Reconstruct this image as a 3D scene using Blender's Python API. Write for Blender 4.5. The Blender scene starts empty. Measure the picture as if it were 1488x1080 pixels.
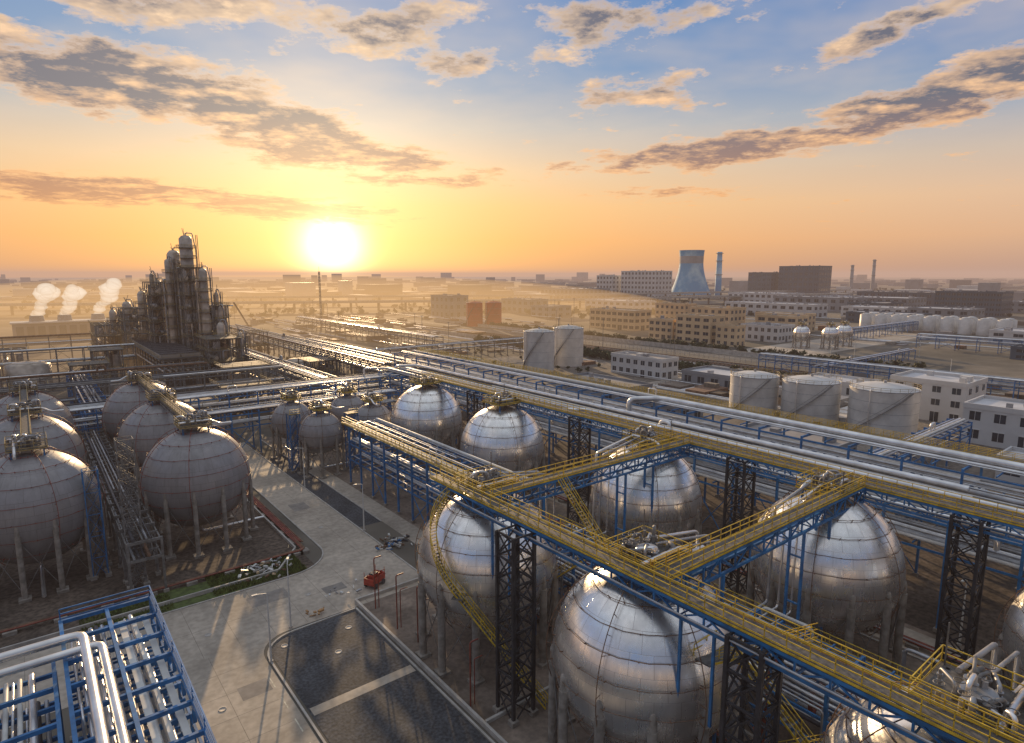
import bpy, math, random
from mathutils import Vector
random.seed(7)
R=random.random
def U(a,b): return a+(b-a)*random.random()
SC=bpy.context.scene
# ---------------------------------------------------------------- helpers
def W(X,Y): return (.785*X+.62*Y, -.62*X+.785*Y)   # east/north of the view axis -> plant grid
class MB:
    def __init__(s): s.v=[];s.f=[];s.m=[];s.s=[];s.mats=[];s.uv=None
    def mi(s,mat):
        if mat not in s.mats: s.mats.append(mat)
        return s.mats.index(mat)
    def add(s,vs,fs,mat,sm=False):
        o=len(s.v); s.v.extend([tuple(p) for p in vs]); k=s.mi(mat)
        for f in fs:
            s.f.append(tuple(i+o for i in f)); s.m.append(k); s.s.append(sm)
    def box(s,x0,x1,y0,y1,z0,z1,mat):
        s.add([(x0,y0,z0),(x1,y0,z0),(x1,y1,z0),(x0,y1,z0),(x0,y0,z1),(x1,y0,z1),(x1,y1,z1),(x0,y1,z1)],
          [(0,3,2,1),(4,5,6,7),(0,1,5,4),(1,2,6,5),(2,3,7,6),(3,0,4,7)],mat)
    def beam(s,a,b,w,h,mat):
        a=Vector(a);b=Vector(b);d=b-a
        if d.length<1e-6: return
        d.normalize(); up=Vector((0,0,1))
        if abs(d.z)>.95: up=Vector((0,1,0))
        x=d.cross(up).normalized()*(w/2); y=x.cross(d).normalized()*(h/2)
        vs=[a-x-y,a+x-y,a+x+y,a-x+y,b-x-y,b+x-y,b+x+y,b-x+y]
        s.add(vs,[(0,3,2,1),(4,5,6,7),(0,1,5,4),(1,2,6,5),(2,3,7,6),(3,0,4,7)],mat)
    def tube(s,pts,r,mat,n=8,closed=False,caps=True):
        pts=[Vector(p) for p in pts]; N=len(pts)
        ts=[]
        for i in range(N):
            if closed: t=pts[(i+1)%N]-pts[i-1]
            else: t=pts[min(i+1,N-1)]-pts[max(i-1,0)]
            ts.append(t.normalized())
        ref=Vector((0,0,1)) if abs(ts[0].z)<.9 else Vector((1,0,0))
        vs=[]
        for i in range(N):
            x=ref-ts[i]*ref.dot(ts[i])
            if x.length<1e-4: x=Vector((1,0,0))
            x.normalize(); ref=x; y=ts[i].cross(x)
            for k in range(n):
                a=2*math.pi*k/n
                vs.append(pts[i]+(x*math.cos(a)+y*math.sin(a))*r)
        fs=[]
        for i in range(N if closed else N-1):
            j=(i+1)%N
            for k in range(n):
                l=(k+1)%n
                fs.append((i*n+k,i*n+l,j*n+l,j*n+k))
        s.add(vs,fs,mat,True)
        if caps and not closed:
            s.add(vs[:n],[tuple(range(n))[::-1]],mat); s.add(vs[-n:],[tuple(range(n))],mat)
    def path(s,pts,r,mat,n=8,bend=3.0):
        P=[Vector(p) for p in pts]; out=[P[0]]
        for i in range(1,len(P)-1):
            a=P[i-1]-P[i]; b=P[i+1]-P[i]
            d=min(bend*r,a.length*.45,b.length*.45)
            A=P[i]+a.normalized()*d; B=P[i]+b.normalized()*d
            for t in (0,.33,.67,1):
                out.append(A*(1-t)**2+P[i]*2*t*(1-t)+B*t*t)
        out.append(P[-1]); s.tube(out,r,mat,n)
    def cyl(s,x,y,z0,z1,r,mat,n=16,r2=None):
        r2=r if r2 is None else r2
        s.lathe(x,y,[(r,z0),(r2,z1)],mat,n)
        s.add([(x+r2*math.cos(2*math.pi*k/n),y+r2*math.sin(2*math.pi*k/n),z1) for k in range(n)],[tuple(range(n))],mat)
    def lathe(s,x,y,prof,mat,n=24,smooth=True):
        vs=[]
        for (r,z) in prof:
            for k in range(n):
                a=2*math.pi*k/n; vs.append((x+r*math.cos(a),y+r*math.sin(a),z))
        fs=[]
        for i in range(len(prof)-1):
            for k in range(n):
                l=(k+1)%n; fs.append((i*n+k,i*n+l,(i+1)*n+l,(i+1)*n+k))
        s.add(vs,fs,mat,smooth)
    def ring(s,x,y,z,r,t,mat,seg=48,n=5,jit=0):
        s.tube([(x+(r+U(-jit,jit))*math.cos(2*math.pi*k/seg),y+(r+U(-jit,jit))*math.sin(2*math.pi*k/seg),z+U(-jit,jit)) for k in range(seg)],t,mat,n,True)
    def poly(s,pts,z,mat):
        s.add([(p[0],p[1],z) for p in pts],[tuple(range(len(pts)))],mat)
    def mesh(s,name):
        me=bpy.data.meshes.new(name); me.from_pydata(s.v,[],s.f)
        for m in s.mats: me.materials.append(m)
        me.polygons.foreach_set('material_index',s.m); me.polygons.foreach_set('use_smooth',s.s)
        if s.uv:
            l=me.uv_layers.new(name='UVMap'); l.data.foreach_set('uv',s.uv)
        me.update(); return me
    def obj(s,name,parent=None,loc=(0,0,0)):
        return mkobj(name,s.mesh(name),parent,loc)
def mkobj(name,me,parent=None,loc=(0,0,0)):
    o=bpy.data.objects.new(name,me); SC.collection.objects.link(o); o.location=loc
    if parent: o.parent=parent
    return o
# ---------------------------------------------------------------- materials
def mat(name,col,rough=.6,metal=0.,var=.25,scale=.6,bump=0.,fine=None,tint=None,fr=(.82,1.15)):
    m=bpy.data.materials.new(name); m.use_nodes=True; nt=m.node_tree; N=nt.nodes; L=nt.links
    b=N['Principled BSDF']; b.inputs['Roughness'].default_value=rough; b.inputs['Metallic'].default_value=metal
    tc=N.new('ShaderNodeTexCoord')
    n1=N.new('ShaderNodeTexNoise'); n1.inputs['Scale'].default_value=scale; n1.inputs['Detail'].default_value=2 if scale>.2 else 5; n1.inputs['Roughness'].default_value=.65
    L.new(tc.outputs['Object'],n1.inputs['Vector'])
    r=N.new('ShaderNodeValToRGB'); r.color_ramp.elements[0].position=.34; r.color_ramp.elements[1].position=.66
    lo=[c*(1-var) for c in col]; hi=[min(1,c*(1+var)) for c in col]
    if tint: lo=list(tint)
    r.color_ramp.elements[0].color=(*lo,1); r.color_ramp.elements[1].color=(*hi,1)
    L.new(n1.outputs['Fac'],r.inputs[0]); out=r.outputs[0]
    if fine:
        n2=N.new('ShaderNodeTexNoise'); n2.inputs['Scale'].default_value=fine; n2.inputs['Detail'].default_value=2
        L.new(tc.outputs['Object'],n2.inputs['Vector'])
        mr=N.new('ShaderNodeMapRange'); mr.inputs['From Min'].default_value=.35; mr.inputs['From Max'].default_value=.65; mr.inputs['To Min'].default_value=fr[0]; mr.inputs['To Max'].default_value=fr[1]
        L.new(n2.outputs['Fac'],mr.inputs['Value'])
        mx=N.new('ShaderNodeVectorMath'); mx.operation='SCALE'; L.new(out,mx.inputs[0]); L.new(mr.outputs[0],mx.inputs['Scale']); out=mx.outputs[0]
        if bump:
            bp=N.new('ShaderNodeBump'); bp.inputs['Strength'].default_value=bump; bp.inputs['Distance'].default_value=.06
            L.new(n2.outputs['Fac'],bp.inputs['Height']); L.new(bp.outputs[0],b.inputs['Normal'])
    L.new(out,b.inputs['Base Color'])
    return m
BLUE=mat('blue_steel_paint',(.022,.15,.37),.42,.0,.3,.8)
YEL=mat('yellow_paint',(.60,.41,.035),.5,.0,.3,1.2)
YELD=mat('faded_yellow_paint',(.34,.25,.10),.6,.0,.25,1.2)
BLK=mat('dark_fireproofed_steel',(.035,.035,.04),.7,.1,.35,1)
SIL=mat('aluminium_pipe_jacket',(.70,.70,.70),.32,.82,.15,.4)
SIL2=mat('galvanised_pipe',(.36,.37,.39),.45,.6,.25,.5)
WHP=mat('white_pipe_paint',(.60,.60,.58),.5,0,.12,.5)
DKP=mat('dark_pipe',(.07,.07,.08),.5,.3,.3,.5)
RED=mat('red_fire_pipe',(.22,.05,.032),.5,0,.3,1)
RUST=mat('rusty_steel',(.19,.11,.07),.75,.2,.4,1)
GRYST=mat('grey_steel',(.18,.175,.17),.6,.2,.3,1)
GRATE=mat('deck_grating',(.13,.125,.12),.7,.4,.3,3)
FIRE=mat('concrete_leg',(.27,.245,.215),.85,0,.3,.9)
CONC=mat('road_concrete',(.40,.35,.29),.8,0,.27,.09,0,1.3,None,(.85,1.1))
CONC2=mat('pad_concrete',(.19,.15,.12),.85,0,.45,.14,.1,1.7)
KERB=mat('kerb_concrete',(.42,.40,.37),.8,0,.2,.5)
ASPH=mat('dark_gravel_asphalt',(.052,.056,.064),.85,0,.35,.2,.4,3.0,None,(.6,1.5))
SOIL=mat('brown_soil',(.095,.073,.057),.95,0,.5,.11,.3,1.6,None,(.6,1.4))
DIRT=mat('sandy_dirt',(.15,.13,.11),.95,0,.5,.05,.2,.9,None,(.7,1.25))
GRASS=mat('grass',(.07,.10,.025),.9,0,.4,1.2)
MARK=mat('worn_road_marking',(.55,.52,.42),.7,0,.3,2)
CREAM=mat('cream_wall',(.60,.45,.28),.8,0,.15,.1)
WHITE=mat('white_wall',(.56,.555,.55),.8,0,.1,.1)
GREYW=mat('grey_wall',(.24,.25,.27),.8,0,.2,.05)
DARKW=mat('dark_cladding',(.05,.085,.125),.6,0,.2,.05)
ROOF=mat('flat_roof',(.28,.26,.25),.85,0,.25,.1)
ROOFW=mat('white_sheet_roof',(.54,.54,.55),.5,.1,.15,.15)
GLASS=mat('window_glass',(.03,.045,.065),.12,0,.3,.3)
TANKW=mat('white_tank_paint',(.60,.585,.56),.5,.1,.16,.18)
TANKR=mat('red_tank_paint',(.42,.045,.02),.6,0,.25,.2)
COL=mat('column_insulation',(.42,.36,.30),.45,.35,.35,.25)
BARK=mat('bark',(.07,.05,.035),.9)
LEAF=mat('foliage',(.045,.058,.022),.8,0,.45,.25,0,None,(.022,.028,.012))
CITY=mat('distant_facade',(.22,.21,.21),.85,0,.35,.008)
def panel_mat(name,c1,c2,metal,rough,bands):
    m=bpy.data.materials.new(name); m.use_nodes=True; nt=m.node_tree;N=nt.nodes;L=nt.links
    b=N['Principled BSDF']; b.inputs['Metallic'].default_value=metal
    uv=N.new('ShaderNodeUVMap'); mp=N.new('ShaderNodeMapping'); mp.inputs['Scale'].default_value=(24,bands,1)
    L.new(uv.outputs[0],mp.inputs[0])
    br=N.new('ShaderNodeTexBrick'); br.inputs['Color1'].default_value=(*c1,1); br.inputs['Color2'].default_value=(*c2,1)
    br.inputs['Mortar'].default_value=(c2[0]*.65,c2[1]*.62,c2[2]*.6,1); br.inputs['Scale'].default_value=1
    br.inputs['Mortar Size'].default_value=.009; br.inputs['Brick Width'].default_value=1; br.inputs['Row Height'].default_value=1; br.inputs['Mortar Smooth'].default_value=.2
    L.new(mp.outputs[0],br.inputs['Vector'])
    tc=N.new('ShaderNodeTexCoord'); ms=N.new('ShaderNodeMapping'); ms.inputs['Scale'].default_value=(1.3,1.3,.22); L.new(tc.outputs['Object'],ms.inputs[0])
    n=N.new('ShaderNodeTexNoise'); n.inputs['Scale'].default_value=.9; n.inputs['Detail'].default_value=4; n.inputs['Roughness'].default_value=.7; L.new(ms.outputs[0],n.inputs['Vector'])
    mr=N.new('ShaderNodeMapRange'); mr.inputs['From Min'].default_value=.3;mr.inputs['From Max'].default_value=.7;mr.inputs['To Min'].default_value=.84;mr.inputs['To Max'].default_value=1.06
    L.new(n.outputs['Fac'],mr.inputs['Value'])
    sx=N.new('ShaderNodeVectorMath'); sx.operation='SCALE'; L.new(br.outputs['Color'],sx.inputs[0]); L.new(mr.outputs[0],sx.inputs['Scale']); L.new(sx.outputs[0],b.inputs['Base Color'])
    r2=N.new('ShaderNodeMapRange'); r2.inputs['From Min'].default_value=.3;r2.inputs['From Max'].default_value=.7;r2.inputs['To Min'].default_value=rough+.1;r2.inputs['To Max'].default_value=rough-.06
    L.new(n.outputs['Fac'],r2.inputs['Value']); L.new(r2.outputs[0],b.inputs['Roughness'])
    bp=N.new('ShaderNodeBump'); bp.inputs['Strength'].default_value=.4; bp.inputs['Distance'].default_value=.06; bp.invert=True
    L.new(br.outputs['Fac'],bp.inputs['Height']); L.new(bp.outputs[0],b.inputs['Normal'])
    return m
SHELL=panel_mat('aluminium_cladding_panels',(.97,.955,.93),(.87,.855,.84),.88,.27,15)
SHELLG=panel_mat('grey_painted_cladding',(.31,.30,.31),(.28,.275,.28),.2,.42,13)

# ---------------------------------------------------------------- reusable structures
def railing(mb,a,b,mt=None,h=1.1,sp=1.5,w=.06):
    mt=mt or YEL
    a=Vector(a);b=Vector(b);n=max(1,int((b-a).length/sp)); up=Vector((0,0,1))
    for z in (h,h*.55): mb.beam(a+up*z,b+up*z,w,w,mt)
    mb.beam(a+up*.1,b+up*.1,.03,.1,mt)
    for i in range(n+1):
        p=a.lerp(b,i/n); mb.beam(p,p+up*h,w,w,mt)
def walkway(name,a,b,w=1.5,tr=1.3,tmat=None,pipes=True,obj=True,mb=None,rm=None):
    tmat=tmat or BLUE; rm=rm or YEL
    mb=mb or MB(); a=Vector(a);b=Vector(b);d=(b-a);Ln=d.length;d.normalize();s=Vector((d.y,-d.x,0)).normalized()*(w/2);up=Vector((0,0,1))
    mb.beam(a,b,w,.06,GRATE)
    for k in (-1,1):
        A=a+s*k;B=b+s*k
        mb.beam(A-up*.1+s*k*.08,B-up*.1+s*k*.08,.08,.14,rm)
        railing(mb,A+up*.03,B+up*.03,rm)
        if tr:
            n=max(1,int(Ln/2.2)); A2=A-up*.35;B2=B-up*.35
            mb.beam(A2,B2,.2,.24,tmat); mb.beam(A2-up*tr,B2-up*tr,.2,.24,tmat)
            for i in range(n+1):
                p=A2.lerp(B2,i/n); mb.beam(p,p-up*tr,.13,.13,tmat)
                if i<n:
                    q=A2.lerp(B2,(i+1)/n)
                    if i%2: mb.beam(p,q-up*tr,.11,.11,tmat)
                    else: mb.beam(p-up*tr,q,.11,.11,tmat)
    if tr:
        n=max(1,int(Ln/2.2))
        for i in range(n+1):
            p=a.lerp(b,i/n)-up*(tr+.35); mb.beam(p-s,p+s,.1,.1,tmat)
    if pipes:
        for o,r,m in ((.9,.13,SIL2),(-1.0,.09,SIL2)):
            q=s.normalized()*(w/2*(1 if o>0 else -1)+o*.55)
            mb.tube([a+q-up*.9,b+q-up*.9],r,m,8)
    if obj: return mb.obj(name)
def lattice(name,x,y,h,wd=2.5,mt=None,post=.3,br=.12,step=2.4,mb=None,z0=0):
    mt=mt or BLK; own=mb is None; mb=mb or MB(); k=wd/2
    c=[(x-k,y-k),(x+k,y-k),(x+k,y+k),(x-k,y+k)]
    for p in c:
        mb.beam((p[0],p[1],z0),(p[0],p[1],h),post,post,mt)
        if z0==0: mb.box(p[0]-.4,p[0]+.4,p[1]-.4,p[1]+.4,-.1,.5,FIRE)
    n=max(1,round((h-z0)/step)); st=(h-z0)/n
    for i in range(n):
        za=z0+i*st;zb=za+st
        for j in range(4):
            A=c[j];B=c[(j+1)%4]
            mb.beam((A[0],A[1],zb-.05),(B[0],B[1],zb-.05),br*1.3,br*1.3,mt)
            mb.beam((A[0],A[1],za),(B[0],B[1],zb),br,br,mt)
            mb.beam((B[0],B[1],za),(A[0],A[1],zb),br*.99,br*.99,mt)
    if own: return mb.obj(name)
def stair(mb,a,b,w=.9,mt=None,tread=.28):
    mt=mt or YEL
    a=Vector(a);b=Vector(b);d=b-a;h=Vector((d.x,d.y,0)); s=Vector((h.y,-h.x,0)).normalized()*(w/2);n=max(2,int(abs(d.z)/.3))
    for k in (-1,1):
        up=Vector((0,0,1))
        mb.beam(a+s*k,b+s*k,.05,.16,mt)
        mb.beam(a+s*k+up*1.05,b+s*k+up*1.05,.055,.055,mt); mb.beam(a+s*k+up*.6,b+s*k+up*.6,.045,.045,mt)
        for i in range(0,n+1,4):
            p=a.lerp(b,i/n)+s*k; mb.beam(p,p+up*1.05,.05,.05,mt)
    for i in range(n):
        p=a.lerp(b,(i+.5)/n); mb.beam(p-s,p+s,tread,.04,GRATE)
PM=[SIL,SIL,SIL2,SIL2,SIL,WHP,SIL2,DKP]
PM2=[SIL2,SIL2,GRYST,SIL,DKP,RUST]
def rack(name,ax,c0,c1,o0,o1,levels,bay=7,cmat=None,rmin=.1,rmax=.38,rail=None,colw=.3,braces=True,mats=None,fill=None,cell=True):
    cmat=cmat or BLUE; mb=MB(); mats=mats or PM
    P=(lambda c,o,z:(o,c,z)) if ax=='q' else (lambda c,o,z:(c,o,z))
    n=max(1,round(abs(c1-c0)/bay)); top=max(levels)
    for i in range(n+1):
        c=c0+(c1-c0)*i/n
        for o in (o0,o1):
            mb.beam(P(c,o,0),P(c,o,top),colw,colw,cmat)
            q=P(c,o,0); mb.box(q[0]-.35,q[0]+.35,q[1]-.35,q[1]+.35,-.1,.45,FIRE)
        for z in levels: mb.beam(P(c,o0+.16,z-.2),P(c,o1-.16,z-.2),.24,.36,cmat)
        if i<n:
            cn=c0+(c1-c0)*(i+1)/n
            for o in (o0,o1):
                for z in levels:
                    mb.beam(P(c,o,z-.65),P(cn,o,z-.65),.18,.26,cmat)
                if braces and i%3==1:
                    mb.beam(P(c,o,.4),P(cn,o,levels[0]-.9),.13,.13,cmat); mb.beam(P(cn,o,.4),P(c,o,levels[0]-.9),.129,.129,cmat)
            if cell:
                cm=(c+cn)/2
                for z in levels: mb.beam(P(cm,o0,z-.22),P(cm,o1,z-.22),.14,.2,cmat)
    for li,z in enumerate(levels):
        o=min(o0,o1)+.5; hi=max(o0,o1)-.4
        while o<hi:
            r=random.choice([rmin,rmin*1.3,(rmin+rmax)/2,rmax,rmax*.7])
            if o+2*r>hi: break
            if R()<(fill or .85):
                m=random.choice(mats)
                ca=c0 if R()<.8 else c0+(c1-c0)*U(.1,.4); cb=c1 if R()<.8 else c1-(c1-c0)*U(.1,.3)
                mb.tube([P(ca,o+r,z+r),P(cb,o+r,z+r)],r,m,8)
                if R()<.25:
                    cc=ca+(cb-ca)*U(.2,.8); mb.path([P(cc,o+r,z+r),P(cc,o+r,z+r+1.6),P(cc+2.2,o+r,z+r+1.6),P(cc+2.2,o+r,z+r)],r*.9,m,8)
            o+=2*r+U(.1,.35)
    if rail is not None:
        z=top+.1
        for o,sg in rail:
            walkway('',P(c0,o,z),P(c1,o,z),1.1,0,None,False,False,mb)
    return mb.obj(name)

# ---------------------------------------------------------------- storage spheres
def shell_mesh(Rr,cz,mt,nm,seg=80,rg=40):
    mb=MB(); vs=[];fs=[];uv=[]
    for i in range(rg+1):
        th=math.pi*i/rg
        for k in range(seg+1):
            a=2*math.pi*k/seg
            vs.append((Rr*math.sin(th)*math.cos(a),Rr*math.sin(th)*math.sin(a),cz+Rr*math.cos(th)))
    for i in range(rg):
        for k in range(seg):
            A=i*(seg+1)+k; fs.append((A,A+seg+1,A+seg+2,A+1))
            u0,u1,v0,v1=k/seg,(k+1)/seg,1-i/rg,1-(i+1)/rg
            uv+= [u0,v0,u0,v1,u1,v1,u1,v0]
    mb.add(vs,fs,mt,True); mb.uv=uv
    return mb.mesh(nm)
def legs_mesh(Rr,cz,n,nm,mt,r=.42):
    mb=MB()
    for i in range(n):
        a=2*math.pi*(i+.5)/n; x=(Rr-.1)*math.cos(a);y=(Rr-.1)*math.sin(a)
        mb.cyl(x,y,0,cz-1.5,r,mt,12)
        mb.lathe(x,y,[(r*.75,cz-1.5),(r*.75,cz-.4),(r*.4,cz-.05),(.01,cz+.05)],mt,12)
        mb.box(x-.7,x+.7,y-.7,y+.7,-.1,.35,FIRE)
        b=2*math.pi*(i+1.5)/n; x2=(Rr-.1)*math.cos(b);y2=(Rr-.1)*math.sin(b)
        mb.tube([(x,y,.8),(x2,y2,cz-2.2)],.05,GRYST,5); mb.tube([(x2,y2,.8),(x,y,cz-2.2)],.05,GRYST,5)
    mb.path([(0,0,cz-Rr+.2),(0,0,1),(Rr+2,0,1)],.25,SIL,8)
    return mb.mesh(nm)
def rings_mesh(Rr,cz,nm,mt,lats=(70,55,40,26,12,-4,-22,-40)):
    mb=MB()
    for la in lats:
        c=math.cos(math.radians(la));s_=math.sin(math.radians(la)); seg=60
        mb.ring(0,0,cz+(Rr+.18)*s_,(Rr+.18)*c,.035,mt,seg,4,.05)
        for k in range(0,seg,3):
            a=2*math.pi*k/seg
            p=Vector((c*math.cos(a),c*math.sin(a),s_)); q=Vector((0,0,cz))
            mb.beam(q+p*(Rr-.02),q+p*(Rr+.3),.07,.07,mt)
    for a in (0.3,1.4,2.4,3.4,4.4,5.6):
        pts=[]
        for i in range(25):
            la=math.radians(85-i*5.5); rr=Rr+.55
            pts.append((rr*math.cos(la)*math.cos(a),rr*math.cos(la)*math.sin(a),cz+rr*math.sin(la)))
        mb.tube(pts,.04,mt,5)
        for i in range(1,24,2):
            la=math.radians(85-i*5.5); d=Vector((math.cos(la)*math.cos(a),math.cos(la)*math.sin(a),math.sin(la)))
            mb.beam(Vector((0,0,cz))+d*Rr,Vector((0,0,cz))+d*(Rr+.6),.05,.05,mt)
    return mb.mesh(nm)
def top_mesh(Rr,cz,nm,seed,k=2.6,rm=None):
    random.seed(seed); mb=MB(); z=cz+Rr+.9; rm=rm or YEL
    mb.box(-k,k,-k,k,z-.08,z,GRATE)
    for s in (-1,1):
        for t in (-1,1):
            mb.beam((s*k*.8,t*k*.8,cz+math.sqrt(Rr*Rr-1.28*k*k)-.3),(s*k*.8,t*k*.8,z),.2,.2,BLUE)
        mb.box(-k-.1,k+.1,s*k-.06,s*k+.06,z-.24,z-.1,rm); mb.box(s*k-.06,s*k+.06,-k+.07,k-.07,z-.26,z-.12,rm)
    for (a,b) in (((-k,-k),(k,-k)),((k,-k),(k,k)),((k,k),(-k,k)),((-k,k),(-k,-k))):
        railing(mb,(a[0],a[1],z),(b[0],b[1],z),rm)
    mb.cyl(0,0,cz+Rr-.2,z+.5,.75,SIL2,14); mb.cyl(0,0,z+.5,z+.65,.9,SIL2,14)
    for i in range(10):
        x=U(-k*.75,k*.75);y=U(-k*.75,k*.75); h=U(.7,1.7); r=U(.09,.2); a=U(0,6.28); l=U(.7,1.6)
        x2=max(-k*.9,min(k*.9,x+l*math.cos(a)));y2=max(-k*.9,min(k*.9,y+l*math.sin(a)))
        mb.path([(x,y,z-.6),(x,y,z+h),(x2,y2,z+h),(x2,y2,z+.3)],r,random.choice([SIL,SIL2,GRYST]),9,2.2)
        for zz in (z+.25,z+h*.6): mb.cyl(x,y,zz,zz+.09,r*1.7,SIL2,10)
        mb.cyl(x2,y2,z+.1,z+.6,r*1.5,GRYST,10)
    for i in range(10):
        x=U(-k*.8,k*.8);y=U(-k*.8,k*.8); mb.cyl(x,y,z,z+U(.6,1.2),U(.12,.3),random.choice([SIL2,GRYST,DKP]),10); mb.ring(x,y,z+1.25,.28,.035,GRYST,14,4)
    mb.path([(-k,-k*.6,z+.5),(k,-k*.6,z+.5),(k+1.4,-k*.6,z-.4),(k+3.2,-k*.6,z-.4)],.2,SIL,9)
    mb.beam((k*.9,k*.9,z),(k*.9,k*.9,z+2.8),.08,.08,GRYST)
    return mb.mesh(nm)
BIG=dict(shell=shell_mesh(8,10.5,SHELL,'shell'),legs=legs_mesh(8,10.5,12,'support_legs',FIRE),rings=rings_mesh(8,10.5,'sprinkler_rings',RUST))
tops=[top_mesh(8,10.5,'top_platform',s) for s in (11,22,33,44)]
topg=[top_mesh(8,10.5,'top_platform',s,2.3,YELD) for s in (51,62)]
GRY=dict(shell=shell_mesh(8,10.5,SHELLG,'shell'),legs=legs_mesh(8,10.5,12,'support_legs',FIRE,.34),rings=rings_mesh(8,10.5,'sprinkler_rings',RED,(72,52,34,16,0,-18,-38)))
SML=dict(shell=shell_mesh(4.6,9,SHELLG,'shell',48,24),legs=legs_mesh(4.6,9,8,'support_legs',FIRE,.28),rings=rings_mesh(4.6,9,'sprinkler_rings',RUST,(60,30,0,-30)))
smtop=top_mesh(4.6,9,'top_platform',5,1.8)
def sphere(name,x,y,kit,top,rot=0):
    e=bpy.data.objects.new(name,None); SC.collection.objects.link(e); e.location=(x,y,0); e.rotation_euler=(0,0,rot)
    for k,nm in (('shell','shell'),('legs','support_legs'),('rings','sprinkler_rings')): mkobj(nm,kit[k],e)
    mkobj('top_platform',top,e); return e
H=math.pi/2
rowA=[(40,8.5),(40,32),(40,55.3)]; rowB=[(70,5.6),(70,30.5),(70,56.7),(70,91.7),(70,120)]
spA=[sphere('gas_storage_sphere',x,y,BIG,tops[i%4],H*i) for i,(x,y) in enumerate(rowA)]
for i,(x,y) in enumerate(rowB): sphere('gas_storage_sphere',x,y,BIG,tops[(i+1)%4],H*(i+1))
for i,(x,y) in enumerate([(20,108.5),(20,137),(20,165),(-1.2,108.5),(-1.2,137),(-1.2,165),(-23,137),(-23,165)]):
    sphere('gas_storage_sphere',x,y,GRY,topg[i%2],H*i)
for i,(x,y) in enumerate([(49,129.5),(48,145),(62,145),(62,131)]): sphere('small_storage_sphere',x,y,SML,smtop,H*i)
random.seed(5)
def sphere_stair(a0,a1,parent):
    mb=MB(); pts=[]; n=40
    for i in range(n+1):
        t=i/n; la=math.radians(74-78*t); a=a0+(a1-a0)*t; rr=8.9*math.cos(la)+.1
        pts.append(Vector((rr*math.cos(a),rr*math.sin(a),10.5+8.6*math.sin(la)+.3)))
    for i in range(n):
        A=pts[i];B=pts[i+1]; out=Vector((A.x,A.y,0)).normalized()*.4
        mb.beam(A-out,A+out,.3,.04,GRATE)
        for s in (-1,1):
            C=out*s; mb.beam(A+C,B+C,.05,.16,YEL); mb.beam(A+C+Vector((0,0,1.05)),B+C+Vector((0,0,1.05)),.055,.055,YEL); mb.beam(A+C+Vector((0,0,.55)),B+C+Vector((0,0,.55)),.045,.045,YEL)
            if i%2==0: mb.beam(A+C,A+C+Vector((0,0,1.05)),.05,.05,YEL)
    e=pts[-1]; t=Vector((-e.y,e.x,0)).normalized()
    if (a1-a0)<0: t=-t
    out=Vector((e.x,e.y,0)).normalized()
    mb.beam(e-out*.7,e+out*.7,1.2,.06,GRATE)
    g=e+t*9.5+out*.5; g.z=0.1; stair(mb,g,e,.8)
    mb.obj('spiral_stair',parent)
e=spA[2]; e.rotation_euler=(0,0,0); sphere_stair(math.radians(150),math.radians(215),e)
e=spA[1]; e.rotation_euler=(0,0,0)

# ---------------------------------------------------------------- walkways + lattice towers
ZW=19.6
walkway('elevated_walkway',(36.6,-14,ZW),(36.6,61,ZW),1.4,1.1)
walkway('elevated_walkway',(73.2,-14,ZW),(73.2,126,ZW),1.4,1.3)
for q in (8.5,32,55.3): walkway('elevated_walkway',(37.4,q-3.5,ZW+.15),(72.4,q-3.5,ZW+.15),1.4,1.6,None,False)
for (x,y) in ((34.8,43.5),(36.6,20),(36.6,-3),(73.2,18),(73.2,43.5),(73.2,74),(73.2,105)): lattice('lattice_tower',x,y,ZW-.6)
walkway('access_walkway',(58.8,2,7),(58.8,64,7),.9,.0,None,False)
walkway('access_walkway',(49.5,66,13.4),(49.5,118,13.4),.9,.0,None,False)
mb=MB()
stair(mb,(38.5,24,14.2),(38.5,17,19.5),.8); mb.box(37.7,41,24,25.4,14.1,14.2,GRATE); railing(mb,(37.7,25.4,14.2),(41,25.4,14.2)); stair(mb,(41,17,9),(41,24,14.1),.8); stair(mb,(44,24,3),(44,17,8.9),.8)
stair(mb,(47.5,44,13.3),(47.5,51,19.4),.8); mb.box(45.5,48.1,42.6,44,13.2,13.3,GRATE); railing(mb,(45.5,42.6,13.3),(48.1,42.6,13.3)); stair(mb,(46,51,7.1),(46,44,13.2),.8)
for x in (45.6,48):
    for y in (42.7,43.9): mb.beam((x,y,0),(x,y,13.2),.18,.18,BLUE)
mb.obj('access_stairs')
mb=MB()
for q in (8.5,32,55.3):
    for x in (45,59,64.5):
        for d in (-.7,.7): mb.beam((x,q-3.5+d,0),(x,q-3.5+d,ZW-1.9),.24,.24,BLUE)
        for zz in (5,10,15): mb.beam((x,q-4.2,zz),(x,q-2.8,zz),.16,.16,BLUE)
    for d in (-1.4,1.4): mb.beam((35.9,q-8+d,11),(35.9,q-8+d,ZW-1.5),.2,.2,BLUE)
mb.obj('walkway_supports')
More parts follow.
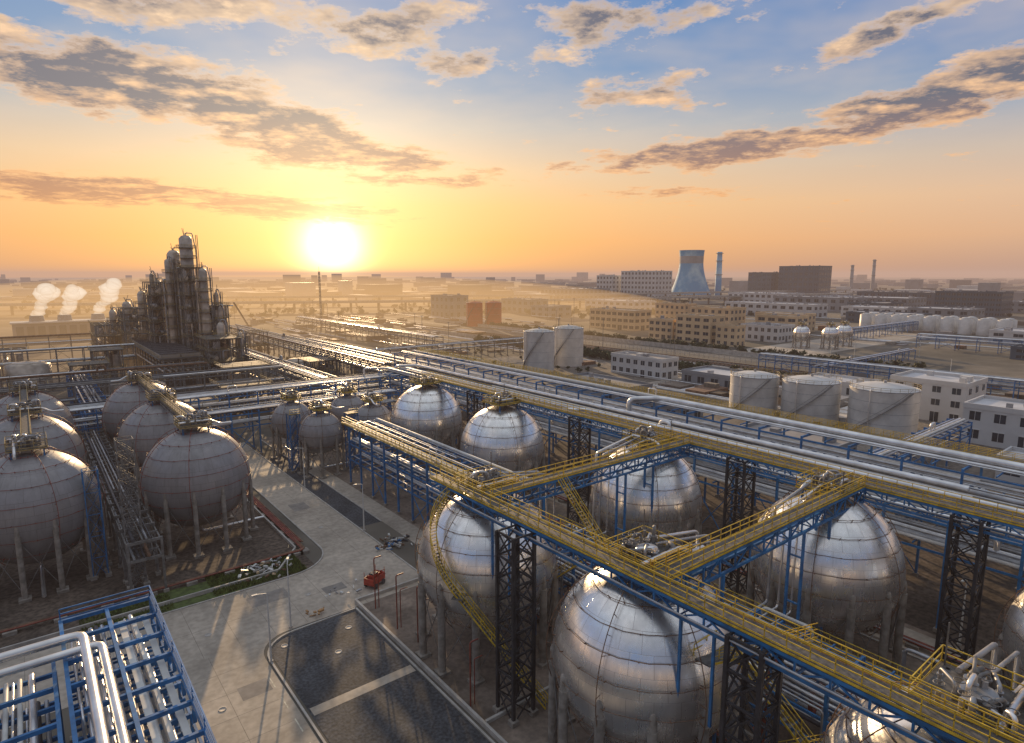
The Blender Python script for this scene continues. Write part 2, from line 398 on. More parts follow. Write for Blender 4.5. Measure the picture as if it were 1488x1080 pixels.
# ---------------------------------------------------------------- pipe racks
rack('pipe_rack','q',-20,172,84,98,[10.5,14.2],7,BLUE,.11,.36)
rack('pipe_rack','q',-20,200,104,113,[8.5,12,15.5],8,BLUE,.12,.42,rail=[(114,1)],fill=.5)
rack('pipe_rack','q',66,118,50.5,57.5,[6,9.3,12.8],5,BLUE,.1,.26,fill=.5)
rack('pipe_rack','q',-10,62,50.5,57.5,[3.6,6,8.6],5,BLUE,.1,.3,fill=.6,mats=PM+[RED,DKP])
rack('pipe_rack','p',-60,104,168,178,[9,12.5],7,BLUE,.1,.28,fill=.55)
rack('pipe_rack','p',30,80,152,158,[8,11],6,BLUE,.1,.25,fill=.6)
rack('pipe_rack','q',-10,66,.1,7.2,[6,8.3,10.4],4.5,BLUE,.1,.24,fill=.85)
rack('pipe_rack','q',-10,62,-14,-.7,[7,9.6],5,BLUE,.1,.26,fill=.92)
rack('pipe_rack','q',92,166,8,12,[5.5,8],6,GRYST,.1,.22,mats=PM2)
rack('pipe_rack','q',178,400,70,79,[7,10],8,GRYST,.12,.36,mats=PM2+[SIL])
rack('pipe_rack','q',200,420,98,108,[8,11.5],8,GRYST,.12,.4,mats=PM2+[SIL])
rack('pipe_rack','q',178,330,118,124,[7,9],8,BLUE,.12,.35)
rack('pipe_rack','p',-120,66,204,212,[9,13],8,GRYST,.1,.35,mats=PM2,fill=.6)
rack('pipe_rack','p',-140,50,236,243,[9,12],8,GRYST,.1,.35,mats=PM2,fill=.6)
rack('pipe_rack','p',-160,36,300,308,[9,14],9,GRYST,.2,.5,mats=PM2,fill=.6)
rack('pipe_rack','p',-160,36,380,386,[10,13],9,GRYST,.2,.5,mats=PM2,fill=.6)
rack('pipe_rack','q',30,150,124,129,[6],8,BLUE,.12,.3)
rack('pipe_rack','p',116,175,45,50,[6,8.5],7,BLUE,.12,.3)
rack('pipe_rack','p',116,190,14,20,[6,9],7,BLUE,.12,.3,fill=.6)
rack('pipe_rack','q',10,150,262,268,[5,7.5],8,BLUE,.12,.4,fill=.6)
rack('pipe_rack','p',260,360,120,125,[5],8,BLUE,.12,.4)
rack('pipe_rack','q',178,260,10,16,[7,10],8,BLUE,.1,.3,mats=PM2)
rack('pipe_rack','p',400,540,180,186,[6,8],10,BLUE,.15,.4)
rack('pipe_rack','q',20,140,420,426,[6,8],10,BLUE,.15,.4)
rack('pipe_rack','p',108,230,262,268,[6,8.5],9,GRYST,.15,.4,fill=.6)
rack('pipe_rack','q',300,520,180,187,[6,8.5],9,GRYST,.15,.4,fill=.6)
mb=MB()
for o in (.1,3.6,7.2): mb.beam((o,-10,12),(o,66,12),.3,.4,BLUE)
for i in range(21):
    q=66-i*3.8; mb.beam((.25,q,11.97),(7.05,q,11.97),.26,.34,BLUE)
    for o in (.1,7.2): mb.beam((o,q,10.3),(o,q,12),.26,.26,BLUE)
for o,w_ in ((4.5,.5),(5.4,.35),(6.3,.5)): mb.beam((o,-10,11.35),(o,64,11.35),w_,.16,WHP)
for o in (1.1,2.2,3.0): mb.tube([(o,-10,11.5),(o,64,11.5)],.15,SIL,8)
for a,b in (((.1,66,12),(7.2,66,12)),((7.2,-10,12),(7.2,66,12))): railing(mb,(a[0],a[1],12.2),(b[0],b[1],12.2),BLUE,1.0,3.8,.1)
for i in range(14):
    q=62-i*5; mb.beam((-14,q,10.9),(-.7,q,10.9),.26,.34,BLUE)
for o in (-14,-8,-.7): mb.beam((o,-10,10.95),(o,62,10.95),.28,.36,BLUE)
mb.obj('rack_top_frame')
mb=MB()
for o,qe,z,r in ((1.5,61,12.75,.38),(2.6,58.5,12.7,.32)):
    mb.path([(o,-10,z),(o,qe,z),(o-9,qe,z),(o-16,qe,z)],r,SIL,14,2.6)
mb.obj('silver_header_pipes')
mb=MB()
for (p,r,z,m,q0,q1) in ((101,.5,9,SIL,-20,190),(102.3,.28,9.3,WHP,-20,160),(108,.6,16.4,SIL,-20,84),(99.2,.35,13,SIL2,-20,172),(95.5,.42,15.2,SIL,24,168),(91,.4,15.2,SIL,-20,90),(86,.3,15.0,SIL,-20,170)):
    mb.path([(p,q0,z),(p,q1,z),(p-6,q1+4,z),(p-6,q1+4,z-3)],r,m,12)
mb.obj('large_overhead_pipes')
mb=MB()
for i in range(110):
    x=U(43.5,67);y=U(-5,70); 
    if min(math.hypot(x-a,y-b) for a,b in rowA+rowB)<9.2: continue
    z=U(2,9); l=U(2,8); r=U(.08,.22); m=random.choice([SIL,SIL2,SIL,WHP,RED])
    mb.path([(x,y,0),(x,y,z),(x,y+l,z),(x,y+l,0)] if i%2 else [(x,y,0),(x,y,z),(52,y,z),(52,y,z+2)],r,m,8)
    mb.cyl(x,y,z*.4,z*.4+.5,r*1.9,random.choice([RED,BLUE,GRYST]),10)
for (sx,sy) in rowA+rowB[:3]:
    d=1 if sx<50 else -1
    for k in (-1.2,.2,1.4):
        mb.path([(sx+d*1.5,sy+k,19.9),(sx+d*9.2,sy+k,18.6),(sx+d*9.6,sy+k,8),(54,sy+k,8)],.13+.03*k,random.choice([SIL,SIL2]),8)
mb.obj('process_pipework')
def bundle(name,pts,n,mats,r=.12,z=.6):
    mb=MB()
    for i in range(n):
        d=i*(r*2+.12)
        mb.path([(a+d*.7071*sx,b+d*.7071*sy,z) for (a,b,sx,sy) in pts],r,random.choice(mats),7)
    for k in range(len(pts)-1):
        a=pts[k];b=pts[k+1];L=math.dist(a[:2],b[:2])
        for j in range(int(L/5)+1):
            t=j*5/max(L,1); x=a[0]+(b[0]-a[0])*t;y=a[1]+(b[1]-a[1])*t; mb.box(x-.5,x+.9,y-.5,y+.9,0,z-r-.02,FIRE)
    mb.obj(name)
bundle('red_fire_pipes',[(31,96,1,-1),(31,160,1,-1)],5,[RED,RUST])
bundle('red_fire_pipes',[(-20,92,1,1),(31,92,1,1),(31,97,1,1)],3,[RED,RUST],.1)
bundle('ground_pipes',[(62,-12,1,1),(62,75,1,1)],6,[SIL,RED,SIL2])
bundle('ground_pipes',[(78,-12,1,1),(78,120,1,1)],4,[RED,SIL2])
bundle('ground_pipes',[(47,0,1,1),(47,66,1,1)],5,[SIL,RED,SIL2,DKP])
mb=MB()
for (x,y) in ((32.6,64),(33.2,60),(32.6,70),(31.8,47)):
    mb.path([(x,y,0),(x,y,7),(x+1,y,7)],.08,RED,7); mb.path([(x+.5,y,0),(x+.5,y,5),(x+1.5,y,5)],.06,RED,7)
mb.obj('red_riser_pipes')
mb=MB(); lattice('',9.2,96.5,21.2,2.0,GRYST,.14,.07,2.0,mb)
for i in range(10): stair(mb,(8.6+(i%2)*1.2,95.8,i*2+.3),(8.6+((i+1)%2)*1.2,97.2,i*2+2.2),.5,GRYST)
mb.obj('lattice_stair_tower')
mb=MB(); lattice('',5.4,103,16,1.8,BLUE,.13,.06,3.2,mb)
for i in range(5): stair(mb,(4.9+(i%2),102.4,i*3.2+.3),(4.9+((i+1)%2),103.6,i*3.2+3.2),.35,GRYST)
mb.obj('lattice_stair_tower')
for (a,b) in (((20,110.8,19.5),(20,134.5,19.5)),((20,139.5,19.5),(20,162.5,19.5)),((-1.2,110.8,19.5),(-1.2,134.5,19.5)),((-1.2,139.5,19.5),(-1.2,162.5,19.5))):
    walkway('elevated_walkway',a,b,1.1,.7,GRYST,False,True,None,YELD)
for (x,y) in ((44.6,134),(55,127)): 
    mb=MB(); lattice('',x,y,13,2.2,BLUE,.18,.07,3.2,mb); railing(mb,(x-1.1,y-1.1,13),(x+1.1,y-1.1,13)); mb.box(x-1.2,x+1.2,y-1.2,y+1.2,12.95,13.05,GRATE)
    for i in range(5): stair(mb,(x-.8,y-.6+(i%2)*1.2,i*2.5),(x+.8,y-.6+(i%2)*1.2,i*2.5+2.5),.5,BLUE)
    mb.obj('blue_stair_tower')

# ---------------------------------------------------------------- ground
mb=MB(); g=14000
mb.add([(-g,-g,0),(g,-g,0),(g,g,0),(-g,g,0)],[(0,1,2,3)],mat('ground_far',(.125,.11,.09),.95,0,.5,.012,.0,.11,(.04,.044,.038)))
mb.obj('ground')
def arc(cx,cy,r,a0,a1,n=8): return [(cx+r*math.cos(math.radians(a0+(a1-a0)*i/n)),cy+r*math.sin(math.radians(a0+(a1-a0)*i/n))) for i in range(n+1)]
mb=MB(); mb.poly([(-60,85.5),(31,85.5),(31,167),(-60,167)],.008,SOIL); mb.poly([(-200,178),(130,178),(130,420),(-200,420)],.008,mat('yard_soil',(.12,.095,.07),.9,0,.5,.05,.2,.5)); mb.obj('plant_soil')
mb=MB(); mb.poly([(31,-60),(83,-60),(83,73),(31,73)],.012,CONC2); mb.poly([(46.5,73.3),(83,73.3),(83,167),(46.5,167)],.012,CONC2); mb.poly([(83,-60),(125,-60),(125,178),(83,178)],.008,SOIL); mb.obj('sphere_area_paving')
mb=MB()
mb.poly([(8.5,-20),(18,-20),(18,67)]+arc(22,68,4,180,90)+[(42,72)]+[(42,166),(34,166),(34,92.5)]+arc(27,92.5,7,0,-90)+[(-60,85.5),(-60,72),(8.5,72)],.018,CONC)
mb.poly([(42,96),(46.4,96),(46.4,150),(42,150)],.02,ASPH); mb.poly([(46.5,74),(50,74),(50,150),(46.5,150)],.022,CONC)
mb.poly([(77,-60),(82,-60),(82,167),(77,167)],.02,CONC)
for k in range(14): mb.box(17.2,17.32,10+k*4,12.2+k*4,.0,.026,MARK)
mb.box(8.9,9.02,-10,71,0,.026,MARK)
mb.obj('concrete_road')
mb=MB()
JNT=mat('slab_joint',(.20,.175,.145),.9)
for k in range(-4,18): mb.box(8.6,17.1,k*4.0,k*4.0+.04,0,.021,JNT)
for k in range(-10,9): mb.box(k*4+.5,k*4+.54,72.2,85.3,0,.0215,JNT)
for k in range(0,19): mb.box(34.1,41.9,92+k*4,92.04+k*4,0,.0215,JNT)
mb.box(12.9,12.94,-20,72,0,.0212,JNT); mb.box(-60,33,78.5,78.54,0,.0212,JNT); mb.box(38,38.04,86,165,0,.0212,JNT)
PT=mat('repair_patch',(.24,.22,.20),.85,0,.2,.6)
for (x,y,a,b) in ((20,80,5,3),(10.5,50,2,5),(29,77.5,3,2),(36,110,3,4),(14,62,3,2.4)): mb.box(x,x+a,y,y+b,0,.0225,PT)
mb.obj('slab_joints')
mb=MB(); mb.poly([(18.7,-20),(30.4,-20),(30.4,71.3),(23,71.3)]+arc(22.7,67.3,4,90,180)[1:],.03,ASPH)
mb.poly([(18.9,55.4),(30.3,55.4),(30.3,56.7),(18.9,56.7)],.036,CONC); mb.poly([(18.9,33.4),(30.3,33.4),(30.3,34.9),(18.9,34.9)],.036,CONC)
mb.obj('asphalt_yard')
def kerb(name,pts,w=.22,h=.14,m=None):
    mb=MB()
    for i in range(len(pts)-1): mb.beam((*pts[i],h/2),(*pts[i+1],h/2),w,h,m or KERB)
    mb.obj(name)
kerb('kerb',[(18.3,-20),(18.3,67.3)]+arc(22.4,67.3,4.1,180,90)+[(30.6,71.6),(30.6,-20)])
kerb('kerb',[(-60,85.6),(27,85.6)]+arc(27,92.5,6.9,-90,0)+[(33.9,166)])
kerb('low_wall',[(31.2,-20),(31.2,73)],.3,.5); kerb('low_wall',[(31.2,73.1),(76,73.1)],.3,.45)
kerb('low_wall',[(-40,88),(26,88),(30.5,94),(30.5,165)],.25,.5)
kerb('kerb',[(46.4,96),(46.4,166)]); kerb('kerb',[(42,74),(42,166)])
for pa in (50.2,76): kerb('drain_edge',[(pa,-20),(pa,72)],.3,.2)
mb=MB()
for q in (20,44): mb.beam((31.5,q,.2),(76,q,.2),.3,.35,KERB)
mb.obj('bund_wall')
mb=MB()
for (x,y) in ((20.5,69),(25,64),(28,68),(12,62),(14,77),(27,79),(37,100)):
    mb.lathe(x,y,[(.4,.03),(.4,.06),(.3,.06),(.3,.045),(.01,.045)],KERB,16)
mb.obj('manhole_covers')
def tufts(name,x0,x1,y0,y1,n,mt,h=.5):
    mb=MB()
    for i in range(n):
        x=U(x0,x1);y=U(y0,y1);a=U(0,6.28);w=U(.04,.12);hh=U(.3,1)*h
        mb.add([(x-w*math.cos(a),y-w*math.sin(a),0),(x+w*math.cos(a),y+w*math.sin(a),0),(x+U(-.2,.2),y+U(-.2,.2),hh)],[(0,1,2)],mt)
    mb.obj(name)
mb=MB(); mb.poly([(5,86.2),(12,86),(20,86),(27,86.4),(29,88),(30,93),(26,94),(18,91.5),(12,92),(5,91)],.014,GRASS); mb.obj('grass')
LG=mat('grass_blades',(.11,.14,.03),.8,0,.4,.8)
tufts('grass_tufts',17,29.5,86.2,93,6000,LG,.6); tufts('grass_tufts',2,12,86.2,91,2000,LG)
def scrap(name,cx,cy,n,mats,sp=3):
    mb=MB()
    for i in range(n):
        x=cx+random.gauss(0,sp*.5);y=cy+random.gauss(0,sp*.4);z=U(.1,.6);a=U(0,6.28);l=U(.2,1.0)
        mb.beam((x,y,z),(x+l*math.cos(a),y+l*math.sin(a),z+U(-.15,.3)),U(.06,.4),U(.05,.3),random.choice(mats))
    mb.obj(name)
scrap('scrap_pile',25,90,70,[WHP,KERB,RUST,SIL2,CREAM],3.5); scrap('scrap_pile',43.5,86,60,[WHP,BLUE,DKP,RUST,KERB],3)
scrap('timber_pile',26,73.4,8,[mat('timber',(.35,.2,.09),.8)],1.6); scrap('steel_plates',31,76,10,[SIL2,WHP],2.4)
def trailer(x,y,rot):
    mb=MB(); RD=mat('red_vehicle_paint',(.42,.05,.03),.4)
    mb.box(-1.4,1.4,-.8,.8,.55,.7,RD); mb.box(-1.4,-1.32,-.8,.8,.72,1.5,RD); mb.box(1.32,1.4,-.8,.8,.72,1.5,RD); mb.box(-1.31,1.31,-.8,-.72,.72,1.5,RD); mb.box(-1.31,1.31,.72,.8,.72,1.5,RD)
    mb.box(-.9,.6,-.5,.5,.71,1.75,RD); mb.box(-.7,.3,-.4,.4,1.76,1.95,DKP)
    mb.beam((1.4,0,.6),(2.6,0,.5),.1,.1,DKP)
    for sx in (-.8,.8):
        for sy in (-.9,.9): mb.tube([(sx,sy-.1,.36),(sx,sy+.1,.36)],.36,DKP,16)
    for sx in (-1.3,1.3):
        for sy in (-.76,.76): mb.beam((sx,sy,1.5),(sx,sy,2.3),.06,.06,RD)
    o=mb.obj('red_utility_trailer'); o.location=(x,y,.02); o.rotation_euler=(0,0,rot)
trailer(35.3,75.8,.5)
def lamp(x,y,rot,h=8):
    mb=MB(); mb.lathe(0,0,[(.13,0),(.1,h*.5),(.06,h)],WHP,10); mb.cyl(0,0,0,.25,.25,KERB,10)
    mb.path([(0,0,h-.1),(0,0,h+.3),(1.1,0,h+.5)],.05,WHP,7); mb.box(1.0,1.6,-.12,.12,h+.44,h+.55,WHP); mb.box(1.05,1.55,-.1,.1,h+.41,h+.438,GLASS)
    o=mb.obj('street_lamp'); o.location=(x,y,0); o.rotation_euler=(0,0,rot)
for a in ((22.4,72.4,1.2),(18.3,66.8,3.1),(42.2,94,3.1),(42.2,122,3.1),(82.8,20,3.1),(82.8,60,3.1)): lamp(*a)

# ---------------------------------------------------------------- refinery complex
def column(name,x,y,h,r,plats=6):
    mb=MB(); prof=[(r,0),(r,h*.55),(r*.82,h*.58),(r*.82,h-1.6),(r*.5,h-.4),(.05,h)]
    mb.lathe(x,y,prof,COL,20)
    for i in range(plats):
        z=h*(.12+.86*i/plats); rr=(r if z<h*.56 else r*.82)+U(1.0,1.6)
        mb.lathe(x,y,[(rr-1.65,z),(rr,z),(rr,z+.2),(rr-1.65,z+.2)],GRYST,14,False)
        mb.ring(x,y,z+1.2,rr,.09,YELD,14,4); mb.ring(x,y,z+.7,rr,.07,YELD,14,4)
        for k in range(10): a=k*.628; mb.beam((x+rr*math.cos(a),y+rr*math.sin(a),z),(x+rr*math.cos(a),y+rr*math.sin(a),z+1.2),.08,.08,YELD)
    for k in range(6):
        a=U(0,6.28); d=r+U(.4,1.0); px,py=x+d*math.cos(a),y+d*math.sin(a)
        mb.path([(x,y,h*U(.4,.9)),(px,py,h*.95*U(.6,1)),(px,py,1)],U(.15,.4),random.choice([SIL2,COL,GRYST]),7)
    mb.tube([(x+r+.5,y-r,0),(x+r*.9+.5,y-r,h)],.14,GRYST,4); mb.tube([(x+r+1.1,y-r,0),(x+r*.9+1.1,y-r,h)],.14,GRYST,4)
    mb.path([(x,y,h-.3),(x,y,h+.8),(x+r*.82,y-.6,h+.8),(x+r+.3,y-1,h*.9),(x+r+.3,y-1,h*.3)],.22,SIL2,8)
    for k in range(3): mb.tube([(x+U(-1,1),y+U(-1,1),h-2),(x+U(-1,1),y+U(-1,1),h+U(1,3))],.1,GRYST,5)
    mb.obj(name)
def frame(name,x0,x1,y0,y1,h,nx,ny,nz,mt=GRYST,stuff=True):
    mb=MB()
    for k in range(nz+1):
        z=h*k/nz
        for i in range(nx+1):
            x=x0+(x1-x0)*i/nx
            if k: mb.beam((x,y0,z),(x,y1,z),.3,.35,mt)
            for j in range(ny+1):
                y=y0+(y1-y0)*j/ny
                if k<nz: mb.beam((x,y,z),(x,y,z+h/nz),.35,.35,mt)
        for j in range(ny+1):
            y=y0+(y1-y0)*j/ny
            if k: mb.beam((x0,y,z-.02),(x1,y,z-.02),.28,.33,mt)
        if k:
            if R()<.6: mb.box(x0-.8,x1+.8,y0-.8,y1+.8,z+.19,z+.26,GRATE)
            for (a,b) in (((x0-.8,y0-.8),(x1+.8,y0-.8)),((x0-.8,y0-.8),(x0-.8,y1+.8)),((x1+.8,y0-.8),(x1+.8,y1+.8))): railing(mb,(*a,z+.26),(*b,z+.26),YELD,1.1,3,.08)
        if k<nz and stuff:
            for t in range(4):
                x=U(x0+1,x1-1);y=U(y0+1,y1-1); r=U(.6,1.4)
                if R()<.5: mb.cyl(x,y,z+.3,z+h/nz*U(.5,.9),r,random.choice([COL,SIL2,GRYST]),14)
                else: mb.tube([(x,y0+.5,z+1.6),(x,y1-.5,z+1.6)],r*.7,random.choice([COL,SIL2,RUST]),14)
        if k<nz:
            for t in range(6):
                x=U(x0,x1);y=U(y0-.4,y1); mb.path([(x,y,z+.3),(x,y,z+h/nz),(x+U(-3,3),y,z+h/nz)],U(.1,.3),random.choice([SIL2,SIL,COL]),6)
            mb.beam((x0,y0,z),(x0+(x1-x0)/nx,y0,z+h/nz),.18,.18,mt); mb.beam((x0,y0,z),(x0,y0+(y1-y0)/ny,z+h/nz),.18,.18,mt)
    mb.obj(name)
for (x,y,h,r,p) in ((58,299,60,3.2,12),(54.5,308,54,3.0,10),(51,302,50,1.6,9),(61,286,46,2.1,9),(64,275,24,1.9,4),(49,319,41,2.6,7),(44,330,36,2.2,6),(39,341,31,2.3,5),(67,292,36,1.2,6),(34,350,27,1.8,5),(66,283,30,1.1,5),(57,312,48,1.3,6),(70,270,20,1.4,3),(46,312,44,1.2,7)):
    column('distillation_column',x,y,h,r,p)
frame('refinery_steel_structure',54,61,289,297,46,2,2,8)
frame('refinery_steel_structure',44,52,304,324,40,2,4,7)
frame('refinery_steel_structure',36,46,326,344,28,2,3,5)
frame('refinery_steel_structure',56,68,262,280,18,3,3,4)
frame('refinery_steel_structure',62,70,286,300,30,2,3,6)
frame('refinery_steel_structure',26,36,340,366,20,3,4,4)
mb=MB()
for i in range(17):
    y=255+i*7
    for x in (39,45,51): mb.beam((x,y,0),(x,y,13),.4,.4,GRYST)
    mb.beam((38,y,12.5),(52,y,12.5),.35,.5,GRYST); mb.beam((38,y,7),(52,y,7),.3,.4,GRYST)
    if i<16:
        for x in (41.5,48.5): mb.cyl(x,y+3.5,11.3,12.3,2.7,GRYST,18); mb.box(x-3.2,x+3.2,y+.3,y+6.7,12.8,14,ROOF)
        for k in range(7): mb.box(38.4,51.6,y+.6+k*.9,y+.75+k*.9,14.01,14.1,DKP)
railing(mb,(37.6,255,13.2),(37.6,367,13.2),YELD,1.1,3); railing(mb,(37.6,254.6,13.2),(52.4,254.6,13.2),YELD); mb.box(37.4,52.6,254.4,367,12.6,12.75,GRATE)
for x in range(39,52,2): mb.tube([(x,255,8),(x,367,8)],.4,SIL,8)
mb.obj('air_cooler_bank')
for (x,y,h) in ((-30,215,12),(-5,222,10),(15,195,9),(-60,250,14),(-20,262,12),(12,268,11),(-70,200,11),(-10,330,12),(-60,330,12),(85,330,14),(20,285,14),(18,184,9),(46,200,9),(60,192,8),(52,222,12),(30,180,8),(86,190,7),(88,240,9)):
    frame('process_unit',x,x+U(8,14),y,y+U(8,14),h,2,2,2)
for (x,y,r,h) in ((-45,190,6,9),(-58,228,7,10),(30,222,4,9),(-88,230,8,11),(24,240,4,7),(-15,290,7,10),(0,292,7,10),(90,262,5,7),(120,260,5,8)):
    mb=MB(); mb.lathe(x,y,[(r,0),(r,h),(r*.6,h+.9),(.05,h+1.2)],COL,32); mb.ring(x,y,h+1,r,.06,YELD,24,4); mb.ring(x,y,h*.5,r+.03,.08,GRYST,24,4); stair(mb,(x-r-.6,y-r*.8,0),(x-r-.6,y+r*.8,h),.9,YELD); mb.obj('storage_tank')
mb=MB()
for (x,y) in ((-10,200),(0,200),(34,196),(-40,215),(60,240),(66,228)):
    mb.tube([(x,y,2.2),(x,y+11,2.2)],1.5,COL,16); 
    for d in (2,9): mb.box(x-1,x+1,y+d-.3,y+d+.3,0,1.2,FIRE)
mb.obj('horizontal_vessels')
mb=MB(); mb.box(-6,66,540,556,0,10,GREYW); mb.box(-7,67,539,557,10.01,11,WHITE)
for x in range(-4,64,6): mb.box(x,x+4,539.7,539.95,2,8,DARKW)
for x in (8,24,44): mb.cyl(x,548,11,15,4.5,GREYW,24,4.0)
mb.obj('cooling_cell_block')
def vol_mat(name,dens,col,em):
    m=bpy.data.materials.new(name); m.use_nodes=True; N=m.node_tree.nodes;L=m.node_tree.links
    N.remove(N['Principled BSDF']); o=[n for n in N if n.type=='OUTPUT_MATERIAL'][0]
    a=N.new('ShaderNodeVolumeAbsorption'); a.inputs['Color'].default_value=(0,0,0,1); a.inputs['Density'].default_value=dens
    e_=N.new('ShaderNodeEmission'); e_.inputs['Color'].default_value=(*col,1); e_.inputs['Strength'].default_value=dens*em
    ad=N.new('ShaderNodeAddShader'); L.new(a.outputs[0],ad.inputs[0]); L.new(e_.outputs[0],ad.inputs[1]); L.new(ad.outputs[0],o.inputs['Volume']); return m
STEAM=vol_mat('steam',.13,(1,.86,.70),1.15)  # steam emits a warm tone in place of scattered sunlight
def plume(x,y,z,s):
    mb=MB()
    for i in range(12):
        t=i/11; cx=x+t*8*s+U(-3,3)*s*t;cy=y-t*6*s; cz=z+1+t*18*s+U(-1,1); r=(2.8+3.2*t)*s*U(.65,1.2)
        pr=[(max(.02,r*math.sin(math.pi*k/8))*U(.85,1.15) if 0<k<8 else .02,cz-r*.8*math.cos(math.pi*k/8)) for k in range(9)]
        mb.lathe(cx,cy,pr,STEAM,12)
    mb.obj('steam_plume')
for x in (8,24,44): plume(x,548,14,U(.9,1.2))
# ---------------------------------------------------------------- tanks
def tank(name,x,y,r,h,m=TANKW):
    mb=MB(); mb.lathe(x,y,[(r,0),(r,h*.25)],m,48); 
    for k in range(1,4): mb.lathe(x,y,[(r,h*.25*k),(r,h*.25*(k+1))],m,48); mb.ring(x,y,h*.25*k,r+.01,.05,SIL2,40,4)
    mb.ring(x,y,h,r,.12,SIL2,48,5); mb.lathe(x,y,[(r,h),(r*.6,h+r*.11),(r*.2,h+r*.16),(.02,h+r*.165)],m,48)
    for k in range(24):
        a=k*math.pi/12
        mb.beam((x+r*math.cos(a),y+r*math.sin(a),h),(x+r*math.cos(a),y+r*math.sin(a),h+1.1),.07,.07,YELD)
    mb.ring(x,y,h+1.1,r,.05,YELD,48,4); mb.ring(x,y,h+.6,r,.04,YELD,48,4)
    n=30
    for i in range(n):
        a=math.radians(150+i*3.2); b=math.radians(150+(i+1)*3.2); z=h*i/n
        A=Vector((x+(r+.5)*math.cos(a),y+(r+.5)*math.sin(a),z)); B=Vector((x+(r+.5)*math.cos(b),y+(r+.5)*math.sin(b),h*(i+1)/n))
        mb.beam(A,B,.7,.1,GRYST); mb.beam(A+Vector((0,0,1)),B+Vector((0,0,1)),.07,.07,GRYST)
    mb.cyl(x,y,h+r*.16,h+r*.16+.7,.4,SIL2,10); mb.box(x-r*1.1,x+r*1.1,y-r*1.1,y+r*1.1,-.1,.02,KERB)
    mb.path([(x-r-.6,y,.8),(x-r-.6,y,h+.5),(x-r+1,y,h+.6)],.18,SIL,8)
    mb.obj(name)
for a in ((183,212,7,18),(206,217,7.3,18),(179,103.5,7.2,12),(183,87.5,8.0,12),(187,69,8.6,12)): tank('white_storage_tank',*a)
for a in ((*W(-32,530),7,20),(*W(-16,533),7,20)): tank('red_storage_tank',*a,m=TANKR)
mb=MB()
for j,p in enumerate((545,558)):
    for k in range(9):
        x=p;y=128+k*11.5; mb.lathe(x,y,[(4.4,0),(4.4,11),(2,12.3),(.05,12.6)],TANKW,20); mb.ring(x,y,11.8,4.3,.08,GRYST,16,4)
mb.obj('tank_farm')
for i,(x,y) in enumerate(((364,182),(372,169),(392,170))): sphere('small_storage_sphere',x,y,dict(shell=shell_mesh(4.6,9,SHELL,'shell',32,16),legs=SML['legs'],rings=SML['rings']),smtop,0)
mb=MB()
for k in range(4):
    x=318+k*7; mb.tube([(x,22,4),(x,62,4)],2.6,TANKW,20)
    for d in (26,40,56): mb.box(x-1.5,x+1.5,d-.4,d+.4,0,2.2,FIRE)
mb.obj('horizontal_gas_tanks')
# ---------------------------------------------------------------- buildings
def building(name,x0,x1,y0,y1,h,wall,roof=None,fl=3,sp=4.0,ww=2.2,extra=True):
    roof=roof or ROOF
    e=bpy.data.objects.new(name,None); SC.collection.objects.link(e)
    mb=MB(); mb.box(x0,x1,y0,y1,0,h,wall)
    for (a,b,c,d) in ((x0-.15,x1+.15,y0-.15,y0+.25),(x0-.15,x1+.15,y1-.25,y1+.15),(x0-.15,x0+.25,y0+.26,y1-.26),(x1-.25,x1+.15,y0+.26,y1-.26)): mb.box(a,b,c,d,h-.4,h+.9,wall)
    mb.obj('walls',e)
    mb=MB(); mb.box(x0+.26,x1-.26,y0+.26,y1-.26,h+.01,h+.08,roof)
    if extra:
        for i in range(int(2+(x1-x0)*(y1-y0)/250)):
            a=U(x0+1,x1-4);b=U(y0+1,y1-4); s=U(1,3); mb.box(a,a+s,b,b+s*U(.6,1.3),h+.09,h+U(.8,2.6),random.choice([wall,SIL2,GREYW]))
    mb.obj('roof',e)
    mb=MB(); fh=h/fl
    for f in range(fl):
        z0=f*fh+fh*.3;z1=f*fh+fh*.78
        n=max(1,int((x1-x0)/sp))
        for i in range(n):
            c=x0+(x1-x0)*(i+.5)/n
            z00=.05 if f==0 and i==n//2 else z0
            mb.box(c-ww/2,c+ww/2,y0-.04,y0-.01,z00,z1,GLASS); mb.box(c-ww/2-.15,c+ww/2+.15,y0-.22,y0-.01,z1+.01,z1+.2,wall)
            mb.box(c-.05,c+.05,y0-.08,y0-.045,z00,z1,WHITE)
        n=max(1,int((y1-y0)/sp))
        for i in range(n):
            c=y0+(y1-y0)*(i+.5)/n
            z00=.05 if (f==0 and i==n//3) else z0
            mb.box(x0-.04,x0-.01,c-ww/2,c+ww/2,z00,z1,GLASS); mb.box(x0-.22,x0-.01,c-ww/2-.15,c+ww/2+.15,z1+.01,z1+.2,wall)
            mb.box(x0-.08,x0-.045,c-.05,c+.05,z00,z1,WHITE)
    mb.obj('windows',e); return e
B=building
B('office_building',336,352,226,252,17,CREAM,None,4,5.5,3.8); B('office_building',338,350,256,276,13,CREAM,None,3,5,3)
B('office_building',336,346,208,222,12,CREAM,None,3,4,2)
B('office_building',372,392,318,366,15,CREAM,None,3,6,4.2); B('office_building',395,415,250,284,19,CREAM,None,4,5,2.4); B('office_building',420,436,214,244,14,CREAM,None,3,7,5)
B('office_building',424,440,310,340,19,CREAM,None,4,5); B('office_building',462,480,230,270,13,CREAM,ROOFW,3,6); B('office_building',380,400,205,232,10,WHITE,None,2)
B('white_control_building',205,216,160,188,8,WHITE,None,2,3.6,2); B('white_control_building',210,228,56,76,11.5,WHITE,ROOFW,3,5,2.2); B('white_control_building',190,206,30,51,9.5,WHITE,ROOFW,2,5,2.4)
B('white_control_building',212,232,14,34,7,WHITE,ROOFW,2,5,2.4)
